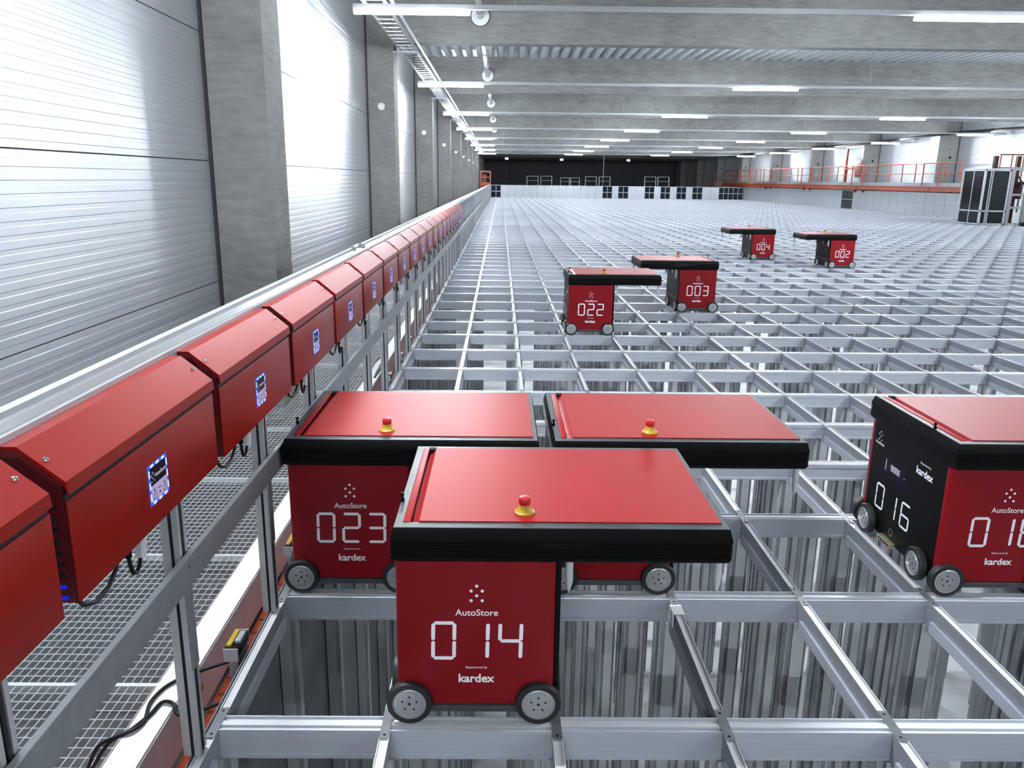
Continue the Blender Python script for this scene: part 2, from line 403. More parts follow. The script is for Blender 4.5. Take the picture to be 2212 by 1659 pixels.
pr = [(.014, .001), (.0115, .001), (.0105, -.005), (-.0105, -.005), (-.0115, .001), (-.014, .001), (-.014, -.02), (-.011, -.022), (-.011, -.10), (.011, -.10), (.011, -.022), (.014, -.02)]
mb.prism(pr, 'y', yA, yB, ALU_SHADE); bright_tops(mb, -.01)
for j in range(NJ0, NJ1 + 1):
    y = j * YP
    mb.box(-.0138, .0138, y - .062, y + .062, -.004, .0016, GALV)
    for d in (-.048, .048): mb.cyl((0, y + d, .0014), (0, 0, 1), .0042, .0006, HOLE, 8)
    if j < NJ1:
        for sgn in (-1, 1):
            a, b = (sgn * .011, sgn * .021) if sgn > 0 else (sgn * .021, sgn * .011)
            mb.box(a, b, y + .075, y + YP - .075, -.066, -.058, ALU)
            mb.box(a if sgn < 0 else b - .003, a + .003 if sgn < 0 else b, y + .075, y + YP - .075, -.10, -.066, ALU)
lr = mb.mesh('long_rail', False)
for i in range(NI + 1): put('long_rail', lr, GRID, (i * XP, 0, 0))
def upright(mb, x, y, ztop=-.092, zbot=ZF):
    a, h = .005, .036
    mb.box(x - h, x + h, y - a, y + a, zbot, ztop, UPR); mb.box(x - a, x + a, y - h, y + h, zbot, ztop, UPR)
    for sx in (-1, 1):
        xx = sorted((x + sx * h, x + sx * (h + .004))); mb.box(xx[0], xx[1], y - .022, y + .022, zbot, ztop, UPR)
        yy = sorted((y + sx * h, y + sx * (h + .004))); mb.box(x - .022, x + .022, yy[0], yy[1], zbot, ztop, UPR)
mb = MB(); upright(mb, 0, 0); um = mb.mesh('upright', False)
near = sorted([(((i * XP - CAM.x) ** 2 * 1.0 + (j * YP + 1.9) ** 2), i, j) for i in range(0, 13) for j in range(-2, 12)])
near = {(i, j) for _, i, j in near[:100]}
rest = MB()
for i in range(NI + 1):
    for j in range(-4, 17):
        if (i, j) in near: put('upright', um, GRID, (i * XP, j * YP, 0))
        else: upright(rest, i * XP, j * YP)
o = rest.obj('upright', GRID, smooth=False); o['kind'] = 'stuff'
mb = MB(); mb.box(-.030, -.026, yA, yB, -2.6, -.012, GALV); mb.obj('side_sheet', GRID, smooth=False)

mb = MB(); mb.box(-.019, .019, 0, .06, .002, .005, WHITE); mb.box(-.0225, -.019, 0, .06, -.05, .005, WHITE)
tag(mb.obj('rail_clip', None, (3 * XP, YP - .135, 0)), 'small white clip on the rail just in front of the wheels behind robot 014', 'clip')
# ------------------------------------------------------------------ robots
def front_marks(num):
    cx = .2535; P = dots(cx, .427)
    P += words('AutoStore', cx, .337, .118, .012)
    if num: P += digits(num, cx, .199, .120, .069, .0925, .0105)
    P += words('Empowered by', cx, .172, .060, .004)
    P += words('kardex', cx, .128, .101, .026, 1.02)
    return P
_cache = {}
def cached(key, fn):
    if key not in _cache: _cache[key] = fn()
    return _cache[key]
def shell_front(num, back):
    """red shell plate: curved corners wrap round to the side; local y = .02 is the outer face"""
    mb = MB()
    pts = [(.031, .052), (.031, .034), (.035, .024), (.043, .020), (.462, .020), (.468, .024), (.471, .034), (.471, .052)]
    mb.prism(pts, 'z', .058, .502, RED)
    fn = lambda u, v: (u, .0194, v)
    mb.flat(front_marks(num), fn, WHITE)
    me = mb.mesh('front_panel')
    if back:
        R = Matrix.Translation((.507, .665, 0)) @ Matrix.Rotation(math.pi, 4, 'Z')
        me.transform(R); me.name = 'back_panel'
    return me
def side_marks(num):
    """on the left black side: u runs to the right as seen (from +y to -y)"""
    mb = MB(); mb.box(.034, .052, .052, .613, .045, .505, BLACK)
    fn = lambda u, v: (.0334, .6 - u, v)
    P = dots(.045, .468, .8) + words('AutoStore', .045, .412, .075, .012)
    P += words('Empowered by', .405, .447, .075, .006) + words('kardex', .405, .402, .118, .026)
    if num: P += digits(num, .205, .140, .112, .070, .105, .0095)
    mb.flat(P, fn, WHITE)
    mb.flat([[(.10, .29), (.30, .29), (.30, .375), (.10, .375)]], lambda u, v: (.0336, .6 - u, v), NAVY)
    Q = []
    for k in range(6): Q += capsule(.165 + .012 * k, .335, .165 + .012 * k, .362 - .003 * (k % 3), .0016)
    for v in (.338, .348, .358): Q += capsule(.160, v, .232, v, .0013)
    Q += capsule(.118, .325, .118, .37, .002) + disc(.27, .34, .0025)
    mb.flat(Q, lambda u, v: (.0333, .6 - u, v), WHITE)
    mb.flat(disc(.115, .345, .004) + disc(.148, .35, .003), lambda u, v: (.0332, .6 - u, v), YEL)
    ring = [[(.225 + .016 * math.cos(a), .085 + .016 * math.sin(a)) for a in (2 * math.pi * i / 18, 2 * math.pi * (i + 1) / 18)] + [(.225 + .0135 * math.cos(a), .085 + .0135 * math.sin(a)) for a in (2 * math.pi * (i + 1) / 18, 2 * math.pi * i / 18)] for i in range(18)]
    mb.flat(ring, fn, HUB)
    return mb.mesh('side_panel')
def inner_side():
    mb = MB(); mb.box(.471, .484, .026, .639, .045, .505, BLACK)
    mb.box(.484, .487, .05, .61, .155, .165, BLACK_RIM)
    for y in (.16, .48): mb.cyl((.484, y, .33), (1, 0, 0), .012, .004, BLACK_RIM, 14)
    mb.box(.484, .492, .30, .36, .43, .46, HUB)
    return mb.mesh('inner_side_panel')
def wheel_tyre():
    mb = MB(); mb.lathe((0, 0, 0), (0, -1, 0), [(.046, -.030), (.058, -.030), (.0645, -.025), (.0645, -.004), (.062, 0), (.055, .0), (.0475, -.001), (.0475, -.010), (.046, -.030)], RUBBER, 36); return mb.mesh('tyre')
def wheel_hub():
    mb = MB()
    mb.lathe((0, 0, 0), (0, -1, 0), [(0, -.028), (.047, -.028), (.0472, .0), (.044, .0015), (.0425, -.002), (.037, -.002), (.036, -.0005), (.0345, -.0005), (.0335, -.003), (0, -.002)], HUB, 36)
    mb.cyl((0, -.0004 + .002, 0), (0, -1, 0), .0038, .0008, HOLE, 10)
    for k in range(5):
        a = 2 * math.pi * k / 5 + .3; mb.cyl((.021 * math.cos(a), .0024, .021 * math.sin(a)), (0, -1, 0), .003, .0008, HOLE, 8)
    return mb.mesh('hub')
def lid_frame():
    mb = MB(); x0, x1, y0, y1 = .024, .936, .0, .652
    def ring(off, z): return [(x0 + off, y0 + off, z), (x1 - off, y0 + off, z), (x1 - off, y1 - off, z), (x0 + off, y1 - off, z)]
    prof = [(.010, .505), (.003, .512), (.003, .516)]
    z = .518
    for k in range(6): prof += [(.0, z), (.0, z + .0045), (.0022, z + .0052), (.0022, z + .0072)]; z += .0078
    prof += [(.0, .566), (.0, .575), (.008, .604), (.0095, .6052)]
    rings = [[mb.bm.verts.new(p) for p in ring(o, zz)] for o, zz in prof]
    inner = [(x0 + .030, y0 + .040, .6052), (x1 - .022, y0 + .040, .6052), (x1 - .022, y1 - .034, .6052), (x0 + .030, y1 - .034, .6052)]
    rings.append([mb.bm.verts.new(p) for p in inner])
    rings.append([mb.bm.verts.new((p[0], p[1], .592)) for p in inner])
    fs = [[mb.bm.faces.new((A[i], A[(i + 1) % 4], B[(i + 1) % 4], B[i])) for i in range(4)] for A, B in zip(rings, rings[1:])]
    for ff in fs: mb._paint(ff, BLACK)
    mb._paint(fs[-2], BLACK_RIM); mb._paint(fs[-3], BLACK_RIM)
    f1 = mb.bm.faces.new(rings[0][::-1]); f2 = mb.bm.faces.new(rings[-1]); mb._paint([f1, f2], BLACK)
    return mb.mesh('lid_frame')
def lid_plate():
    mb = MB(); x0, x1, y0, y1 = .0545, .9135, .0405, .6175
    mb.box(x0, x0 + .020, y0, y1, .592, .6075, RED_TOP, .0015)
    mb.prism([(.079, .594), (.086, .596), (.098, .6085), (x1 - .001, .6085), (x1, .6075), (x1, .594)], 'y', y0, y1 - .0, RED_TOP)
    mb.prism([(.0750, .5935), (.0985, .5935), (.0985, .611), (.0750, .611)], 'y', y1 - .022, y1 + .0005, HOLE)
    return mb.mesh('lid_plate')
def estop_base():
    mb = MB(); mb.lathe((0, 0, 0), (0, 0, 1), [(0, 0), (.0285, 0), (.0285, .004), (.023, .008), (.0165, .018), (.0155, .026), (0, .026)], YEL, 28); return mb.mesh('base')
def estop_knob():
    mb = MB(); mb.lathe((0, 0, .026), (0, 0, 1), [(0, 0), (.0158, 0), (.0165, .003), (.0165, .016), (.0145, .0195), (.008, .0215), (0, .022)], REDBTN, 28); return mb.mesh('knob')
def pin():
    mb = MB(); mb.lathe((0, 0, .506), (0, 0, -1), [(0, 0), (.011, 0), (.011, .06), (.0095, .085), (.0075, .098), (.0015, .118), (0, .119)], PIN, 14); return mb.mesh('guide_pin')
def robot(num, label, ci, cj, flip=False, number_in_view=True):
    if flip: t = thing('storage_robot', label, 'robot', ((ci + 1) * XP, (cj + 1) * YP - .040, 0), math.pi, 'red storage robots on the grid')
    else: t = thing('storage_robot', label, 'robot', (ci * XP, cj * YP - .008, 0), 0, 'red storage robots on the grid')
    def core():
        mb = MB(); mb.box(.045, .476, .040, .626, .030, .505, BLACK); mb.box(.11, .39, .012, .653, .036, .056, BLACK_RIM, .003)
        return mb.mesh('chassis')
    put('chassis', cached('core', core), t)
    put('front_panel', shell_front(num, False), t); put('back_panel', shell_front(num, True), t)
    put('side_panel', side_marks(num), t); put('inner_side_panel', cached('inner', inner_side), t)
    for nm, x, y, rz in (('f', .065, .003, 0), ('f', .428, .003, 0), ('b', .065, .666, math.pi), ('b', .428, .666, math.pi),
                         ('l', .006, .145, -math.pi / 2), ('l', .006, .560, -math.pi / 2), ('r', .495, .145, math.pi / 2), ('r', .495, .560, math.pi / 2)):
        wz = .0660
        o = put('wheel', cached('tyre', wheel_tyre), t, (x, y, wz)); o.rotation_euler = (0, 0, rz)
        put('hub', cached('hub', wheel_hub), o)['label'] = 'silver wheel hub'
    put('lid', cached('lid', lid_frame), t)
    put('lid_plate', cached('plate', lid_plate), t)['label'] = 'glossy red top plate'
    b = put('emergency_button', cached('eb', estop_base), t, (.383, .099, .6085)); b['label'] = 'yellow emergency stop with red knob'
    put('knob', cached('ek', estop_knob), b)
    for x, y in ((.508, .055), (.918, .055), (.508, .60), (.918, .60)): put('guide_pin', cached('pin', pin), t, (x, y, 0))
    def ant():
        mb = MB(); mb.lathe((.036, .178, .605), (0, 0, 1), [(0, 0), (.006, 0), (.006, .010), (.0035, .011), (.0035, .016), (.005, .017), (.005, .026), (0, .027)], BLACK, 12); return mb.mesh('antenna')
    put('antenna', cached('ant', ant), t)
    def con():
        mb = MB(); mb.box(.012, .036, .33, .44, .030, .052, GOLD, .002)
        for k in range(5): mb.box(.0114, .012, .345 + .018 * k, .355 + .018 * k, .034, .046, HOLE)
        return mb.mesh('charge_contact')
    put('charge_contact', cached('con', con), t)
    return t
robot('014', 'red robot numbered 014 in front, nearest the camera', 1, 0)
robot('023', 'red robot numbered 023, partly hidden behind robot 014 on its left', 0, 1)
robot(None, 'red robot with its number hidden behind the lid of robot 014', 2, 1)
robot('016', 'red robot numbered 016 with black side, cut off by the right edge', 5, 1)
robot('022', 'red robot numbered 022 standing mid grid, lid pointing right', 3, 8)
robot('003', 'red robot numbered 003, lid overhanging to the left, behind robot 022', 6, 10, True)
robot('004', 'small distant red robot numbered 004, farthest on the grid', 12, 19, True)
robot('002', 'distant red robot numbered 002, right of robot 004', 14, 17, True)

# ------------------------------------------------------------------ charging stations along the left edge
HOOD = [(-.016, 1.076), (.012, 1.076), (.084, 1.016), (.086, 1.000), (.080, .990), (.080, .985), (.066, .985), (.066, .975), (.080, .975), (.080, .797), (-.016, .797)]
def hood_mesh():
    mb = MB(); L = .658
    mb.prism([(-.016, 1.070), (.010, 1.070), (.078, 1.010), (.078, .797), (-.016, .797)], 'y', .004, L - .004, RED_DARK)
    # sloped top lid with a small lip
    mb.prism([(-.016, 1.076), (.012, 1.076), (.0845, 1.016), (.0870, .9935), (.0845, .993), (.080, 1.010), (.010, 1.0705), (-.016, 1.0705)], 'y', 0, L, RED_HOOD)
    return mb.mesh('hood')
def front_plate():
    mb = MB(); mb.box(.0775, .0815, .0, .658, .797, .9815, RED_HOOD, .0012); mb.box(.0775, .079, .0, .658, .982, 1.0, HOLE)
    return mb.mesh('front_plate')
def end_plate():
    mb = MB(); mb.prism([(-.016, 1.070), (.010, 1.070), (.077, 1.010), (.077, .797), (-.016, .797)], 'y', .0, .004, RED_DARK)
    for k in range(9):
        z = .970 - .0205 * k; mb.box(.038, .063, -.0012, .0, z - .0035, z + .0035, VENT_REFLECT if k > 6 else HOLE)
    return mb.mesh('end_plate')
def display():
    mb = MB(); y0, y1, z0, z1 = .284, .372, .845, .931; x = .0818
    mb.box(.080, x, y0, y1, z0, z1, BLUE)
    fn = lambda u, v: (x + .0006, u, v)
    mb.flat([[(y0 + .007, z0 + .007), (y1 - .007, z0 + .007), (y1 - .007, .886), (y0 + .007, .886)]], fn, SCREEN)
    mb.flat([[(y0 + .007, .886), (y1 - .007, .886), (y1 - .007, z1 - .007), (y0 + .007, z1 - .007)]], fn, NAVY)
    fn2 = lambda u, v: (x + .0010, u, v)
    P = words('AutoStore', .338, .900, .050, .012) + dots(.302, .913, .42)
    mb.flat(P, fn2, WHITE)
    Q = []
    for a in (.296, .343):
        Q += [[(a, .856), (a + .018, .856), (a + .018, .8575), (a, .8575)], [(a, .865), (a + .018, .865), (a + .018, .8665), (a, .8665)],
              [(a, .856), (a + .0015, .856), (a + .0015, .8665), (a, .8665)], [(a + .0165, .856), (a + .018, .856), (a + .018, .8665), (a + .0165, .8665)]]
        Q += [[(a + .005, .871), (a + .012, .871), (a + .0085, .880)]]
    Q += disc(.328, .862, .003, 8) + capsule(.322, .872, .334, .872, .001)
    mb.flat(Q, fn2, NAVY)
    R = []
    for k in range(3):
        u = y0 + .018 + .026 * k
        R += capsule(u - .005, z0 + .0035, u + .005, z0 + .0035, .0028) + capsule(u - .005, z1 - .0035, u + .005, z1 - .0035, .0028)
        v = z0 + .018 + .025 * k
        R += capsule(y0 + .0035, v - .006, y0 + .0035, v + .006, .0026) + capsule(y1 - .0035, v - .006, y1 - .0035, v + .006, .0026)
    mb.flat(R, fn2, LEDW)
    return mb.mesh('display')
def screw():
    mb = MB(); mb.lathe((0, 0, 0), (.64, 0, .77), [(.0055, 0), (.0055, .001), (.004, .003), (0, .0042)], CHROME, 12); return mb.mesh('screw')
def plug():
    mb = MB(); mb.tube([(.03, .335, .80), (.03, .33, .76), (.03, .322, .715)], .012, PIN, 10)
    mb.cyl((.03, .270, .80), (0, 0, -1), .008, .06, BLACK, 8)
    return mb.mesh('plug')
def lead():
    mb = MB(); mb.tube([(.03, .270, .75), (.03, .274, .72), (.03, .283, .697), (.03, .298, .690), (.03, .312, .70), (.03, .322, .72)], .0045, CABLE, 7); return mb.mesh('cable')
def lead2():
    mb = MB(); mb.tube([(.03, .06, .80), (.03, .07, .765), (.03, .095, .735), (.03, .135, .718), (.03, .185, .722), (.03, .22, .742), (.03, .235, .77), (.03, .238, .80)], .0045, CABLE, 7); return mb.mesh('cable')
N_CH = 20
proto = None
for k in range(N_CH):
    y = -.702 + YP * (k - 1)
    if proto is None:
        t = thing('charging_station', None, 'charging station', (0, y, 0), group='red charging stations along the left edge')
        put('hood', hood_mesh(), t); put('front_plate', front_plate(), t); put('end_plate', end_plate(), t)
        put('display', display(), t)['label'] = 'small lit screen with blue LED border'
        sm = screw()
        for yy in (.018, .640): put('screw', sm, t, (.046, yy, 1.0475))
        put('plug', plug(), t); put('cable', lead(), t); put('cable', lead2(), t)
        proto = t
    else:
        t = copy_tree(proto); t.location = (0, y, 0)
    if k == 0: lab = 'red charging station cut off by the left edge of the photo'
    elif k == 1: lab = 'nearest whole red charging station, its blue lit screen large and readable'
    else: lab = 'red charging station with blue lit screen, %s counted away from the camera' % ORD[k]
    t['label'] = lab
CH_END = -.702 + YP * (N_CH - 2) + .658

# guard frame that carries the stations, then runs on as a fence
FR = thing('station_frame', 'aluminium post frame with grey rail that carries the red charging stations', 'frame')
def post():
    mb = MB(); z0, z1 = .002, .796
    mb.box(-.042, -.034, -.022, .022, z0, z1, ALU_B); mb.box(-.034, .002, -.022, -.010, z0, z1, ALU_B); mb.box(-.034, .002, .010, .022, z0, z1, ALU_B)
    mb.box(-.034, -.010, -.010, .010, z0, z1, HOLE); mb.box(-.021, -.013, -.0226, -.022, z0, z1, HOLE); mb.box(.002, .0026, -.006, .006, z0, .26, HOLE); mb.box(.002, .0026, -.004, .004, .575, z1, HOLE)
    mb.box(.002, .006, -.020, .020, .26, .575, GALV, .001)
    mb.box(-.075, -.042, -.020, .020, .70, 1.03, GALV)
    mb.cyl((.006, .012, .44), (1, 0, 0), .005, .002, CHROME, 8)
    return mb.mesh('post')
pm = post()
for k in range(-1, N_CH): put('post', pm, FR, (0, -.11 + YP * k, 0))
yb, ye = -2.6, CH_END + .02
def guard_rail(ya, yb):
    mb = MB(); mb.box(.007, .010, ya, yb, .490, .580, GALV); mb.box(.007, .021, ya, yb, .580, .583, ALU_B); return mb
mb = guard_rail(yb, ye)
for k in range(-1, N_CH): mb.cyl((.010, -.11 + YP * k, .545), (1, 0, 0), .004, .0015, CHROME, 8)
mb.obj('guard_rail', FR, smooth=False)
def top_rail(ya, yb):
    mb = MB()
    mb.prism([(-.128, 1.03), (-.128, 1.086), (-.100, 1.088), (-.100, 1.03)], 'y', ya, yb, ALU_B)
    mb.prism([(-.100, 1.03), (-.100, 1.076), (-.072, 1.066), (-.072, 1.03)], 'y', ya, yb, POL)
    mb.box(-.072, -.050, ya, yb, 1.03, 1.064, BLACK_RIM)
    mb.prism([(-.050, 1.03), (-.050, 1.076), (-.020, 1.078), (-.020, 1.03)], 'y', ya, yb, GALV)
    mb.box(-.020, -.0165, ya, yb, 1.03, 1.087, ALU_B)
    return mb
top_rail(yb, ye).obj('top_rail', FR, smooth=False)
mb = MB(); mb.tube([(-.061, y, 1.052) for y in (-2.5, 0, 3, 6, 9, CH_END)], .009, CABLE, 8); tag(mb.obj('supply_cable'), 'dark supply cable lying in the groove of the top rail', 'cable')
mb = MB(); mb.tube([(-.075, 2.72, 1.092), (-.08, 2.76, 1.102), (-.06, 2.80, 1.107), (-.03, 2.82, 1.10)], .014, CHROME, 8); tag(mb.obj('cable_gland'), 'shiny cable gland on the top rail behind the charging stations', 'gland')
# farther fence
FN = thing('edge_fence', 'white metal fence along the left grid edge past the last charging station', 'fence')
guard_rail(ye + .02, 65.2).obj('guard_rail', FN, smooth=False)
top_rail(ye + .02, 65.2).obj('top_rail', FN, smooth=False)
mb = MB(); mb.box(-.060, -.018, -.02, .02, .002, 1.03, ALU_B); mb.box(-.018, .006, -.02, .02, .49, .57, GALV); pm2 = mb.mesh('post', False)
n = 0; y = -.11 + YP * N_CH
while y < 65 and n < 95:
    put('post', pm2, FN, (0, y, 0)); n += 1; y += YP if n < 14 else YP * 2
mb = MB()
yy = CH_END + 3.0
while yy < 64.8:
    mb.box(-.050, -.044, yy, min(yy + 1.40, 65), .02, 1.0, LIGHTPANEL); yy += 1.41
mb.obj('sheet', FN, smooth=False)
mb = MB()
for k in range(1, 30): mb.box(-.050, -.044, CH_END + .1 * k, CH_END + .1 * k + .035, .0, 1.03, ALU_B)
mb.obj('bar', FN, smooth=False)

# ------------------------------------------------------------------ service walkway on the left
gy = -1.39; pi_ = 0
def grating():
    mb = MB(); L = 1.07; xa, xb = -1.54, -.385
    nx = 34
    for k in range(nx + 1):
        x = xa + (xb - xa) * k / nx; mb.box(x - .0012, x + .0012, 0, L, -.005, 0, MESHW)
    ny = 22
    for k in range(ny + 1):
        y = L * k / ny; mb.box(xa, xb, y - .0012, y + .0012, -.003, .001, MESHW)
    for y in (0, L): mb.box(xa, xb, y - .005, y + .005, -.03, .002, MESHW)
    return mb.mesh('walkway_grating', False)
gm = grating()
GZ = -.45
for k in range(13):
    o = put('walkway_grating', gm, None, (0, -1.38 + 1.08 * k, GZ))
    tag(o, 'wire mesh walkway grating under the charging stations, %s counted from the camera' % ORD[k], 'grating', 'walkway gratings')
mb = MB(); mb.box(-1.55, -.40, -2.6, 66, GZ - .14, GZ - .12, UNDER); tag(mb.obj('walkway_deck'), 'grey sheet deck below the wire mesh walkway', 'deck')
mb = MB(); mb.box(-.56, -.41, -2.6, 66, GZ - .12, GZ - .04, ORANGE)
tag(mb.obj('orange_girder'), 'orange steel girder under the edge of the mesh walkway', 'girder')
mb = MB(); mb.box(-.25, -.115, -2.6, 66, -.385, -.365, ORANGE)
for k in range(300): mb.box(-.245, -.15 + .012 * (k % 3), -2.0 + .10 * k, -1.985 + .10 * k, -.365, -.364, RED_DARK)  # dark red strips paint the slot shadows on the ledge
tag(mb.obj('orange_ledge'), 'orange slotted ledge between white duct and grid edge', 'ledge')
mb = MB(); mb.box(-.352, -.252, -2.6, 66, -.343, -.16, DUCT, .004)
mb.box(-.252, -.2505, -2.6, 66, -.342, -.170, FILM)
for k in range(34): mb.box(-.352, -.252, -2.3 + 2 * k, -2.27 + 2 * k, GZ - .02, -.343, GALV)
for y in (.42, 1.62, 3.1): mb.box(-.2505, -.2498, y, y + .085, -.265, -.243, YEL)
tag(mb.obj('cable_duct'), 'long white cable duct beside the mesh walkway, yellow stickers on its side', 'duct')
for q, (x, y) in enumerate(((-.47, .74), (-.48, .58), (-.47, 1.83), (-.48, 2.0), (-.47, 2.9))):
    mb = MB(); mb.box(x - .028, x + .028, y - .03, y + .03, GZ, GZ + .012, CHROME, .003); mb.cyl((x, y, GZ + .012), (0, 0, 1), .010, .006, CHROME, 10)
    tag(mb.obj('grating_clamp'), '%s shiny clamp fixing the mesh walkway beside the white duct, from the camera' % ORD[q], 'clamp', 'grating clamps')
# edge boxes with yellow labels
def edge_box():
    mb = MB(); mb.box(-.075, -.045, -.022, .075, -.16, .00, GALV, .002)
    mb.box(-.085, -.040, -.03, .08, .0, .035, BLACK, .004); mb.box(-.08, -.064, -.02, .07, .035, .042, YEL); mb.box(-.06, -.042, .0, .06, .030, .044, ALU_B, .002)
    mb.box(-.086, -.04, -.034, -.028, -.01, .034, ALU_B); mb.box(-.086, -.04, .078, .084, -.01, .034, ALU_B)
    return mb.mesh('edge_sensor')
em = edge_box()
for k in range(12):
    o = put('edge_sensor', em, None, (0, .33 + YP * k, .0))
    tag(o, 'small black sensor box with yellow label on the left grid edge, %s from the camera' % ORD[k], 'sensor box', 'edge sensor boxes')
# loose cables over the duct
def cable(name, pts, r, lab):
    mb = MB(); P = [Vector(p) for p in pts]; out = []
    for i in range(len(P) - 1):
        p0, p1, p2, p3 = P[max(i - 1, 0)], P[i], P[i + 1], P[min(i + 2, len(P) - 1)]
        for s in range(6):
            u = s / 6; out.append(.5 * ((2 * p1) + (-p0 + p2) * u + (2 * p0 - 5 * p1 + 4 * p2 - p3) * u * u + (-p0 + 3 * p1 - 3 * p2 + p3) * u ** 3))
    out.append(P[-1]); mb.tube(out, r, CABLE, 8); return tag(mb.obj(name), lab, 'cable')
cable('loose_cable', [(-0.05, 0.507, -0.12), (-0.274, 0.407, -0.148), (-0.328, 0.297, -0.15), (-0.309, 0.187, -0.15), (-0.342, 0.135, -0.15), (-0.43, 0.145, -0.2), (-0.501, 0.187, -0.32)], .006, 'upper of two black cables draped over the white duct near the camera')
cable('loose_cable', [(-0.06, 0.295, -0.14), (-0.211, 0.245, -0.17), (-0.25, 0.272, -0.148), (-0.291, 0.281, -0.15), (-0.305, 0.219, -0.15), (-0.335, 0.151, -0.151), (-0.399, 0.143, -0.19), (-0.501, 0.21, -0.34)], .006, 'lower of two black cables draped over the white duct near the camera')
cable('looped_cable', [(-0.348, 4.732, -0.15), (-0.355, 5.089, -0.15), (-0.293, 5.197, -0.13), (-0.277, 4.488, -0.15), (-0.253, 4.78, -0.14), (-0.164, 4.537, -0.1)], .006, 'looped black cable by the white duct behind robot 023')

# ------------------------------------------------------------------ far barrier, right fence
FB = thing('end_fence', 'low pale panel fence with dark window panels closing the far end of the grid', 'fence', (0, 65.4, 0))
wins = [(0, .84), (9.5, 10.33), (10.84, 11.71), (13.1, 13.93), (14.45, 15.28), (15.82, 16.65), (17.17, 18.03), (19.44, 21.5)]
def in_win(a): return any(p - .01 <= a < q - .01 for p, q in wins)
edges = sorted({0.0, 21.5} | {v for p in wins for v in p})
for a, b in zip(edges, edges[1:]):
    if in_win(a): continue
    mb = MB(); n = max(1, round((b - a) / .62))
    for k in range(n):
        for z0, z1 in ((.03, .50), (.54, 1.0)):
            mb.box(a + (b - a) * k / n + .008, a + (b - a) * (k + 1) / n - .008, -.01, .01, z0, z1, LIGHTPANEL)
    mb.obj('sheet_panel', FB, smooth=False)
for p, q in wins:
    n = max(2, round((q - p) / .42)); mb = MB()
    for k in range(n):
        for z0, z1 in ((.03, .50), (.54, 1.0)): mb.box(p + (q - p) * k / n + .02, p + (q - p) * (k + 1) / n - .02, -.012, .012, z0, z1, GLASSD)
    mb.obj('dark_window', FB, smooth=False)
mb = MB()
for z in (0, .505, 1.01): mb.box(0, 21.5, -.02, .03, z, z + .03, ALU_B)
mb.obj('rail', FB, smooth=False)
mb = MB()
for p, q in wins:
    n = max(2, round((q - p) / .42))
    for k in range(n + 1): mb.box(p + (q - p) * k / n - .012, p + (q - p) * k / n + .012, -.018, .02, 0, 1.02, ALU_B)
mb.obj('window_frame', FB, smooth=False)
RFN = thing('side_fence', 'low pale panel fence along the right grid edge under the orange walkway', 'fence', (21.56, 0, 0))
for ya, n in ((33.0, 13), (45.92, 22)):
    mb = MB()
    for k in range(n):
        for z0, z1 in ((.03, .54), (.58, 1.06)): mb.box(-.01, .01, ya + .88 * k + .012, ya + .88 * k + .87, z0, z1, LIGHTPANEL)
    mb.obj('sheet_panel', RFN, smooth=False)
mb = MB()
for a in (44.45, 45.2):
    for z0, z1 in ((.03, .54), (.58, 1.06)): mb.box(-.012, .012, a, a + .70, z0, z1, GLASSD)
mb.obj('dark_window', RFN, smooth=False)
mb = MB()
for z in (0, .545, 1.06): mb.box(-.02, .02, 33, 65.4, z, z + .03, ALU_B)
mb.obj('rail', RFN, smooth=False)

# ------------------------------------------------------------------ orange service walkway on the right wall
WK = thing('orange_walkway', 'orange steel service walkway with railing along the right wall', 'walkway', (21.4, 0, 0))
mb = MB(); mb.box(0, .06, 33.4, 71, 1.14, 1.38, ORANGE); mb.box(-.03, .09, 33.4, 71, 1.14, 1.16, ORANGE); mb.box(-.03, .09, 33.4, 71, 1.36, 1.38, ORANGE)
for k in range(5): mb.box(-.03, .0, 36 + 7.75 * k, 36.03 + 7.75 * k, 1.16, 1.36, ORANGE)
mb.obj('girder', WK, smooth=False)
mb = MB(); mb.box(-.03, .86, 33.4, 71, 1.38, 1.55, GALV); mb.obj('deck', WK, smooth=False)
posts = []
y = 33.6
while y < 71:
    if not any(abs(y - (YB + BAY * k) - .25) < .65 for k in range(3, 10)): posts.append(y)
    y += 1.3
def rail_path(z):
    P = [(0.03, 33.5, z)]
    for k in range(4, 9):
        yc = YB + BAY * k + .25
        P += [(.03, yc - .75, z), (-.10, yc - .70, z), (-.10, yc + .70, z), (.03, yc + .75, z)]
    P.append((.03, 71, z)); return P
for k in range(4, 9):
    yc = YB + BAY * k + .25
    for d in (-.70, .70):
        mb = MB(); mb.tube([(-.10, yc + d, 1.40), (-.10, yc + d, 2.47)], .032, ORANGE, 8); mb.obj('post', WK)
for y in posts:
    mb = MB(); mb.tube([(.03, y, 1.45), (.03, y, 2.46)], .026, ORANGE, 8); mb.obj('post', WK)
mb = MB(); mb.tube(rail_path(2.46), .028, ORANGE, 8); mb.obj('handrail', WK)
mb = MB(); mb.tube(rail_path(1.98), .020, ORANGE, 8); mb.obj('middle_rail', WK)
for k in (5, 6, 7):
    yc = YB + BAY * k + .25
    for d in (-.5, .5):
        mb = MB(); mb.prism([(-.06, 1.14), (.12, 1.14), (.12, .98), (.08, .98)], 'y', yc + d - .05, yc + d + .05, ORANGE); mb.obj('bracket', WK, smooth=False)
ST = thing('orange_stairs', 'orange steel stairs going down at the far end of the orange walkway', 'stairs', (20.9, 71.0, 0))
